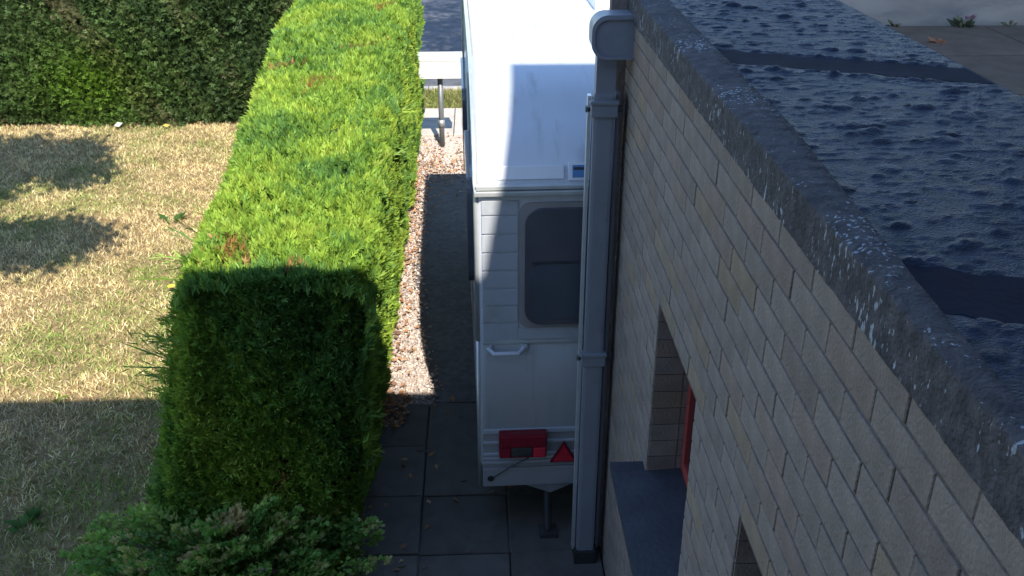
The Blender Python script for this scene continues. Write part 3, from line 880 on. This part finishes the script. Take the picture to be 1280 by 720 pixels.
for yv0, yv1 in ((PY - .045, PY - .030),):
    vs = [(p[0], yv0, p[1]) for p in pol] + [(p[0], yv0, p[1]) for p in ins] + [(p[0], yv1, p[1]) for p in pol] + [(p[0], yv1, p[1]) for p in ins]
    fs = []
    for i in range(n_ - 1):
        j = i + 1
        fs += [(i, j, n_ + j, n_ + i), (2 * n_ + i, 3 * n_ + i, 3 * n_ + j, 2 * n_ + j), (i, 2 * n_ + i, 2 * n_ + j, j), (n_ + i, n_ + j, 3 * n_ + j, 3 * n_ + i)]
    m.add(vs, fs)
m.build('hopper_rim', M['pvc'], dp)
m = MB(); m.box(PX0 + .008, PX1 - .004, PY + .004, PY + .070, 2.60, 2.78); m.build('hopper_spout', M['pvc'], dp)
m = MB(); m.box(PX0 - .012, PX1 + .012, PY - .015, PY + .09, .03, .115, .006); m.build('drain_shoe', M['rubber'], dp)

# ------------------------------------------------------------------ caravan
CD = 4.22
cv = empty('caravan', (-.010, CD, 0), R(1.3))
tag(cv, 'white touring caravan parked behind the garage, rear window and red lamp showing', 'caravan')
Wd = 2.05
prof = [(0.0, .50), (0.0, 1.28), (.0, 2.06), (.02, 2.12)]
def bez(p0, p1, p2, p3, n):
    out = []
    for i in range(1, n + 1):
        t = i / n; u = 1 - t
        out.append(tuple(u ** 3 * a + 3 * u * u * t * b + 3 * u * t * t * c + t ** 3 * d for a, b, c, d in zip(p0, p1, p2, p3)))
    return out
prof += bez((.02, 2.12), (.10, 2.31), (.30, 2.49), (.92, 2.535), 14)
prof += [(1.6, 2.56), (2.6, 2.56), (3.5, 2.52)]
prof += bez((3.5, 2.52), (3.95, 2.45), (4.15, 2.0), (4.30, 1.35), 10)
prof += [(4.34, .95), (4.33, .50)]
pp = np.array(prof)
cen = pp.mean(0)
nxt = np.roll(pp, -1, 0); prv = np.roll(pp, 1, 0)
tg = nxt - prv; nrm = np.stack([-tg[:, 1], tg[:, 0]], 1); nrm /= np.linalg.norm(nrm, axis=1, keepdims=True)
if ((pp - cen) * nrm).sum() < 0: nrm = -nrm
rr = .035
rings = []
for a in (0, 30, 60, 90):
    rings.append((rr * (1 - math.sin(R(a))), rr * (1 - math.cos(R(a)))))
xs_prof = [(x, ins) for (ins, x) in rings]
seq = xs_prof + [(Wd - x, ins) for (x, ins) in reversed(xs_prof)]
k = len(pp); vs = []; fs = []
for (x, ins) in seq:
    q = pp - nrm * ins
    vs += [(x, a, b) for a, b in q]
for i in range(len(seq) - 1):
    for j in range(k):
        j2 = (j + 1) % k
        fs.append((i * k + j, i * k + j2, (i + 1) * k + j2, (i + 1) * k + j))
fs += [tuple(range(k)), tuple((len(seq) - 1) * k + j for j in range(k))]
m = MB(); m.add(vs, fs)
body = m.build('body', M['white'], cv, True)
def cpart(mb, name, mat, parent=None, smooth=False): return mb.build(name, mat, parent or cv, smooth)
# rear window: surround, pane, blind line
wx0, wx1, wz0, wz1 = .202, Wd - .202, 1.365, 2.035
m = MB(); m.prism(rr_poly(wx0, wx1, wz0, wz1, .05, 5), 1, -.014, .0); wsur = cpart(m, 'window_surround', M['tantrim'])
m = MB(); m.prism(rr_poly(wx0 + .026, wx1 - .026, wz0 + .024, wz1 - .026, .085, 7), 1, -.032, -.012); rw = cpart(m, 'rear_window', M['glass'])
m = MB(); m.prism(rr_poly(wx0 + .06, wx1 - .06, wz0 + .055, wz0 + .36, .05, 6), 1, -.0345, -.031); m.build('blind', M['blind'], rw)
m = MB(); m.box(wx0 + .06, wx1 - .06, -.037, -.034, wz0 + .36, wz0 + .372); m.build('blind_edge', M['darkmetal'], rw)
# cladding boards either side of the window
for (xa, xb) in ((.022, wx0 - .006), (wx1 + .006, Wd - .022)):
    z = 1.30
    while z < 2.02:
        m = MB(); z1 = min(z + .0925, 2.05)
        m.box(xa, xb, -.008, .0, z, z1 - .004, .003); cpart(m, 'cladding_board', M['cladding']); z += .0965
m = MB(); m.box(wx0 - .005, wx1 + .005, -.008, 0, 1.297, wz0 - .004, .003); cpart(m, 'cladding_board', M['cladding'])
# rails
m = MB(); m.box(-.012, Wd + .012, -.030, .018, 2.075, 2.098, .005); m.box(-.004, Wd + .004, -.020, .02, 2.104, 2.122, .005); cpart(m, 'gutter_rail', M['alu'])
m = MB(); m.box(.018, Wd - .018, -.012, 0, 1.272, 1.290, .004); cpart(m, 'waist_rail', M['alu'])
# grab handles
for x in (.045, Wd - .235):
    m = MB()
    m.tube([(x + .0, -.004, 1.245), (x + .03, -.04, 1.232), (x + .155, -.04, 1.232), (x + .185, -.004, 1.245)], .0125, 8)
    m.box(x - .012, x + .02, -.010, .0, 1.215, 1.270, .004); m.box(x + .168, x + .20, -.010, .0, 1.215, 1.270, .004)
    cpart(m, 'grab_handle', M['white'])
# pale strip and ventilator sticker above the rail (on the leaning panel)
sl = math.atan2(.30 - .02, 2.30 - 2.12)
def leaning(mb, name, mat, parent=None):
    o = cpart(mb, name, mat, parent); o.location = (0, .045, 2.165); o.rotation_euler = (-.40, 0, 0); return o
m = MB(); m.box(.075, .415, -.012, .01, -.032, .032, .004); leaning(m, 'pale_band', M['pale'])
m = MB(); m.box(.435, .535, -.014, .01, -.04, .044, .003); st = leaning(m, 'plate', M['pale'])
m = MB(); m.box(.453, .517, -.017, -.0135, -.028, .030, .001); m.build('picture', M['sticker'], st)
m = MB(); m.box(.459, .511, -.0185, -.0168, .008, .02, .0005); m.build('stripe', M['darkmetal'], st)
# rear lower mouldings
for (z0, z1) in ((.725, .752), (.66, .676), (.585, .600), (.558, .572), (.530, .546)):
    m = MB(); m.box(.012, Wd - .012, -.014, .0, z0, z1, .004); cpart(m, 'moulding', M['cladding'])
m = MB(); m.box(.01, Wd - .01, -.006, .0, .505, .748, .002); cpart(m, 'lower_panel', M['greytrim'])
m = MB(); m.box(.008, Wd - .008, -.020, .06, .385, .503, .006); bmp = cpart(m, 'bumper', M['greytrim'])
m = MB(); m.tube([(.05, -.024, .44), (.05, -.015, .44)], .018, 12); m.build('socket', M['rubber'], bmp)
m = MB(); m.tube([(.31, -.020, .60), (.24, -.026, .565), (.16, -.028, .52), (.06, -.028, .45)], .0022, 6); cpart(m, 'lamp_cable', M['rubber'])
# lamp clusters and triangles
def lamp(x):
    m = MB(); m.box(x, x + .255, -.062, -.012, .598, .752, .012); b_ = cpart(m, 'tail_lamp', M['darkred'])
    m = MB(); m.box(x + .008, x + .247, -.070, -.060, .675, .742, .006); [m.box(x + .014 + q * .0235, x + .019 + q * .0235, -.0735, -.0695, .678, .739) for q in range(10)]; m.build('lens', M['red'], b_)
    m = MB(); m.box(x + .008, x + .06, -.070, -.060, .608, .670, .006); m.build('lens', M['red'], b_)
    m = MB(); m.box(x + .065, x + .175, -.067, -.060, .615, .668, .004); m.build('lamp_grille', M['darkmetal'], b_)
    m = MB(); m.box(x + .18, x + .247, -.072, -.060, .606, .670, .01); m.build('reflector', M['redbright'], b_)
lamp(.095); lamp(Wd - .095 - .255)
for x in (.37, Wd - .37 - .15):
    m = MB(); m.prism([(x, .535), (x + .15, .535), (x + .075, .668)], 1, -.024, -.012); t_ = cpart(m, 'reflector_triangle', M['darkred'])
    m = MB(); m.prism([(x + .017, .544), (x + .133, .544), (x + .075, .648)], 1, -.029, -.0235); m.build('reflector_face', M['redbright'], t_)
# corner moulding and awning rail down the left flank
for sx in (0, Wd):
    s = -1 if sx == 0 else 1
    m = MB(); m.tube([(sx + s * .006, a + (.02 if a < .1 else 0), b) for a, b in prof[1:-1]], .011, 8); cpart(m, 'awning_rail', M['alu'], smooth=True)
    m = MB(); m.tube([(sx + s * .006, .02, 1.28), (sx + s * .006, .02, .36)], .012, 8); cpart(m, 'corner_moulding', M['alu'], smooth=True)
    for (ya, yb, za, zb) in ((.5, 1.5, 1.35, 1.95), (2.3, 3.4, 1.35, 1.95)):
        m = MB(); pol = rr_poly(ya, yb, za, zb, .09, 5)
        m.prism(pol, 0, sx, sx + s * .04); cpart(m, 'side_window', M['glass'])
    m = MB(); m.box(min(sx, sx + s * .006), max(sx, sx + s * .006), .02, 4.2, 1.0, 1.03); m.box(min(sx, sx + s * .008), max(sx, sx + s * .008), .02, 4.3, .50, .56); cpart(m, 'side_trim', M['greytrim'])
m = MB(); m.box(-.010, 0, 1.62, 2.2, .56, 2.25, .006); dr = cpart(m, 'door', M['cladding'])
m = MB(); m.box(-.03, -.008, 1.68, 1.76, 1.30, 1.36, .005); m.build('handle', M['darkmetal'], dr)
# roof lights
m = MB(); m.box(.8, 1.25, 1.9, 2.35, 2.555, 2.62, .02); cpart(m, 'roof_light', M['pale'])
# chassis, axle, wheels, steadies, hitch
m = MB()
m.box(.5, .56, .1, 4.2, .34, .45); m.box(1.49, 1.55, .1, 4.2, .34, .45); m.box(.05, 2.0, .12, .2, .36, .44); m.box(.02, Wd - .02, .06, 4.28, .46, .505)
cpart(m, 'chassis', M['darkmetal'])
m = MB(); m.prism([(.22, .385), (.52, .385), (.38, .318)], 1, -.005, .05); cpart(m, 'steady_bracket', M['galv'])
for x in (.37, Wd - .37):
    m = MB(); m.tube([(x, .10, .36), (x, .0, .06)], .022, 8); m.box(x - .05, x + .05, -.05, .05, .032, .055, .004); cpart(m, 'corner_steady', M['darkmetal'])
for sx in (.10, Wd - .10):
    w = MB(); w.tube([(sx - .085, 2.2, .33), (sx + .085, 2.2, .33)], .30, 24); wo = cpart(w, 'wheel', M['rubber'])
    m = MB(); m.tube([(sx - .088, 2.2, .33), (sx + .088, 2.2, .33)], .18, 20); m.build('rim', M['alu'], wo)
m = MB(); m.tube([(.53, 4.1, .40), (1.02, 5.3, .42)], .03, 8); m.tube([(1.52, 4.1, .40), (1.02, 5.3, .42)], .03, 8); m.tube([(1.02, 5.2, .42), (1.02, 5.55, .45)], .04, 10); cpart(m, 'tow_hitch', M['darkmetal'])
m = MB(); m.tube([(1.12, 5.1, .8), (1.12, 5.1, .15)], .024, 10); m.tube([(1.09, 5.1, .12), (1.15, 5.1, .12)], .1, 16); cpart(m, 'jockey_wheel', M['galv'])

# ------------------------------------------------------------------ letterbox on a post by the pavement
lb = empty('letterbox', (-.43, 11.25, 0)); tag(lb, 'white box on a slim grey post by the pavement, beyond the caravan', 'letterbox')
m = MB(); m.tube([(0, 0, -.05), (0, 0, .89)], .032, 10); m.build('post', M['post'], lb, True)
m = MB(); m.tube([(0, 0, .26), (0, 0, .34)], .04, 10); m.build('post_sleeve', M['galv'], lb, True)
m = MB(); m.prism([(-.12, .87), (-.12, 1.07), (-.12, 1.075), (.12, 1.105), (.12, .87)], 0, -.265, .265); bx = m.build('box', M['mailwhite'], lb)
m = MB(); m.prism([(-.125, 1.074), (-.125, 1.090), (.13, 1.125), (.13, 1.109)], 0, -.27, .27); m.build('lid', M['mailwhite'], lb)
m = MB(); m.box(-.125, -.119, -.012, .012, .99, 1.02, .001); m.build('lock', M['galv'], bx)

# ------------------------------------------------------------------ yard and rendered wall to the right
yd = tag(sheet('yard', 4.7, 24, -2, 18.25, -0.02, M['bedding']), kind='structure')
ys_m = [piece_mesh('yard_slab', M['yard'], 2.38, 2.38, .05, .008, .003) for _ in range(2)]
for i in range(6):
    for j in range(8):
        o = link('yard_slab', ys_m[(i + j) % 2], None, yd); o.location = (5.95 + i * 2.4, .2 + j * 2.4 - .15, .02 + random.uniform(-.004, .004))
wl = empty('garden_wall', (12, 18.5, 0)); tag(wl, 'pale grey rendered wall behind the paved yard at the far right', 'wall')
m = MB(); m.box(-7.3, 12, -.15, .15, -.05, 2.4); m.build('wall_face', M['render'], wl)
m = MB(); m.box(-7.3, 12, -.2, .2, 2.4, 2.48, .01); m.build('coping', M['kerb'], wl)
m = MB(); m.tube([(-1.25, -.2, 0), (-1.25, -.2, 2.39)], .05, 10); m.build('rainwater_pipe', M['greytrim'], wl, True)
w = weed(9.15, 18.05, .25, 'flowering weed at the foot of the pale rendered wall', [(.13, .14, .08), (.10, .12, .06), (.32, .32, .17)], .0, 26, 'weed', .22, .8)
w = weed(9.35, 18.15, .12, 'pink flower clump growing up the pale rendered wall', [(.42, .24, .27), (.38, .26, .28)], .1, 9, 'flower', .13, 1.4)
w = weed(8.05, 16.6, .1, 'orange leaf heap lying on the yard next to the garage roof edge', [(.6, .22, .10), (.5, .24, .12)], .03, 9, 'leaf', .16, .3)
for i, (x, y) in enumerate([(10.1, 18.1), (7.9, 18.12)]):
    weed(x, y, .12, ['sparse dry weed at the wall foot, right of the pink flower', 'sparse dry weed at the wall foot by the roof edge'][i], [(.22, .19, .10), (.28, .24, .14)], .0, 10, 'weed', .15, .6)

# ------------------------------------------------------------------ the house the picture is taken from, and an added unseen house that shades the yard
def house(name, label, blocks, windows, loc):
    h = empty(name, loc); tag(h, label, 'house')
    for (x0, x1, y0, y1, z) in blocks:
        m = MB(); m.box(x0, x1, y0, y1, 0, z - .25); m.build('wall', M['render2'], h)
    return h
hs = empty('house', (-4, -4, 0)); tag(hs, 'flat-roofed rendered house behind the viewpoint', 'house')
ox, oy = 4, 4
def hp_(mb, name, mat, parent=None):
    o = mb.build(name, mat, parent or hs)
    if parent is None: o.location = (ox, oy, 0)
    return o
ZL = 5.96; YL = 5.75 - .93 * ZL
ZR = 7.6; YR = 7.285 - .93 * ZR; XR = -.30 + .19 * ZR
m = MB(); m.box(-5.6, XR + .30, -9, -.32, 0, ZL - .2); m.box(XR + .302, 5.2, -9, -.322, 0, ZR - .2); hp_(m, 'wall', M['render2'])
m = MB(); m.box(-5.9, XR - .001, -9.3, YL, ZL - .2, ZL, 0); hp_(m, 'roof', M['rooftile'])
m = MB(); m.box(XR, 5.4, -9.3, YR, ZR - .2, ZR, 0); m.box(XR + .02, XR + .30, -9, -.4, ZL + .001, ZR - .2); hp_(m, 'roof', M['rooftile'])
for (xa, xb, za, zb) in ((-4.2, -2.6, .9, 2.2), (-4.2, -2.6, 3.2, 4.5), (-.7, .45, 3.1, 4.5), (2.2, 3.6, 4.4, 5.8)):
    m = MB()
    y = -.318
    m.box(xa, xb, y, y + .05, za, za + .07); m.box(xa, xb, y, y + .05, zb - .07, zb); m.box(xa, xa + .07, y, y + .05, za + .07, zb - .07); m.box(xb - .07, xb, y, y + .05, za + .07, zb - .07)
    f = hp_(m, 'window', M['mailwhite'])
    m = MB(); m.box(xa + .07, xb - .07, y + .01, y + .02, za + .07, zb - .07); m.build('pane', M['darkglass'], f)
shade_house = empty('house', (11, 4, 0)); tag(shade_house, 'tall rendered house added out of view right of the garage to shade the yard', 'house')  # put in out of view only to cast shade on yard and wall
m = MB(); m.prism([(-4, 0), (4, 0), (4, 8.6), (0, 10.6), (-4, 8.6)], 1, -6, 7.2); m.build('wall', M['render2'], shade_house)
m = MB(); m.prism([(-4.3, 8.47), (0, 10.62), (4.3, 8.47), (4.3, 8.65), (0, 10.82), (-4.3, 8.65)], 1, -6.2, 7.4); m.build('roof', M['rooftile'], shade_house)
for (ya, za) in ((-3, 1), (1, 1), (-3, 4.5), (1, 4.5)):
    m = MB(); m.box(-4.04, -3.99, ya, ya + 1.4, za, za + 1.3); f = m.build('window', M['mailwhite'], shade_house)
    m = MB(); m.box(-4.06, -4.03, ya + .08, ya + 1.32, za + .08, za + 1.22); m.build('pane', M['darkglass'], f)
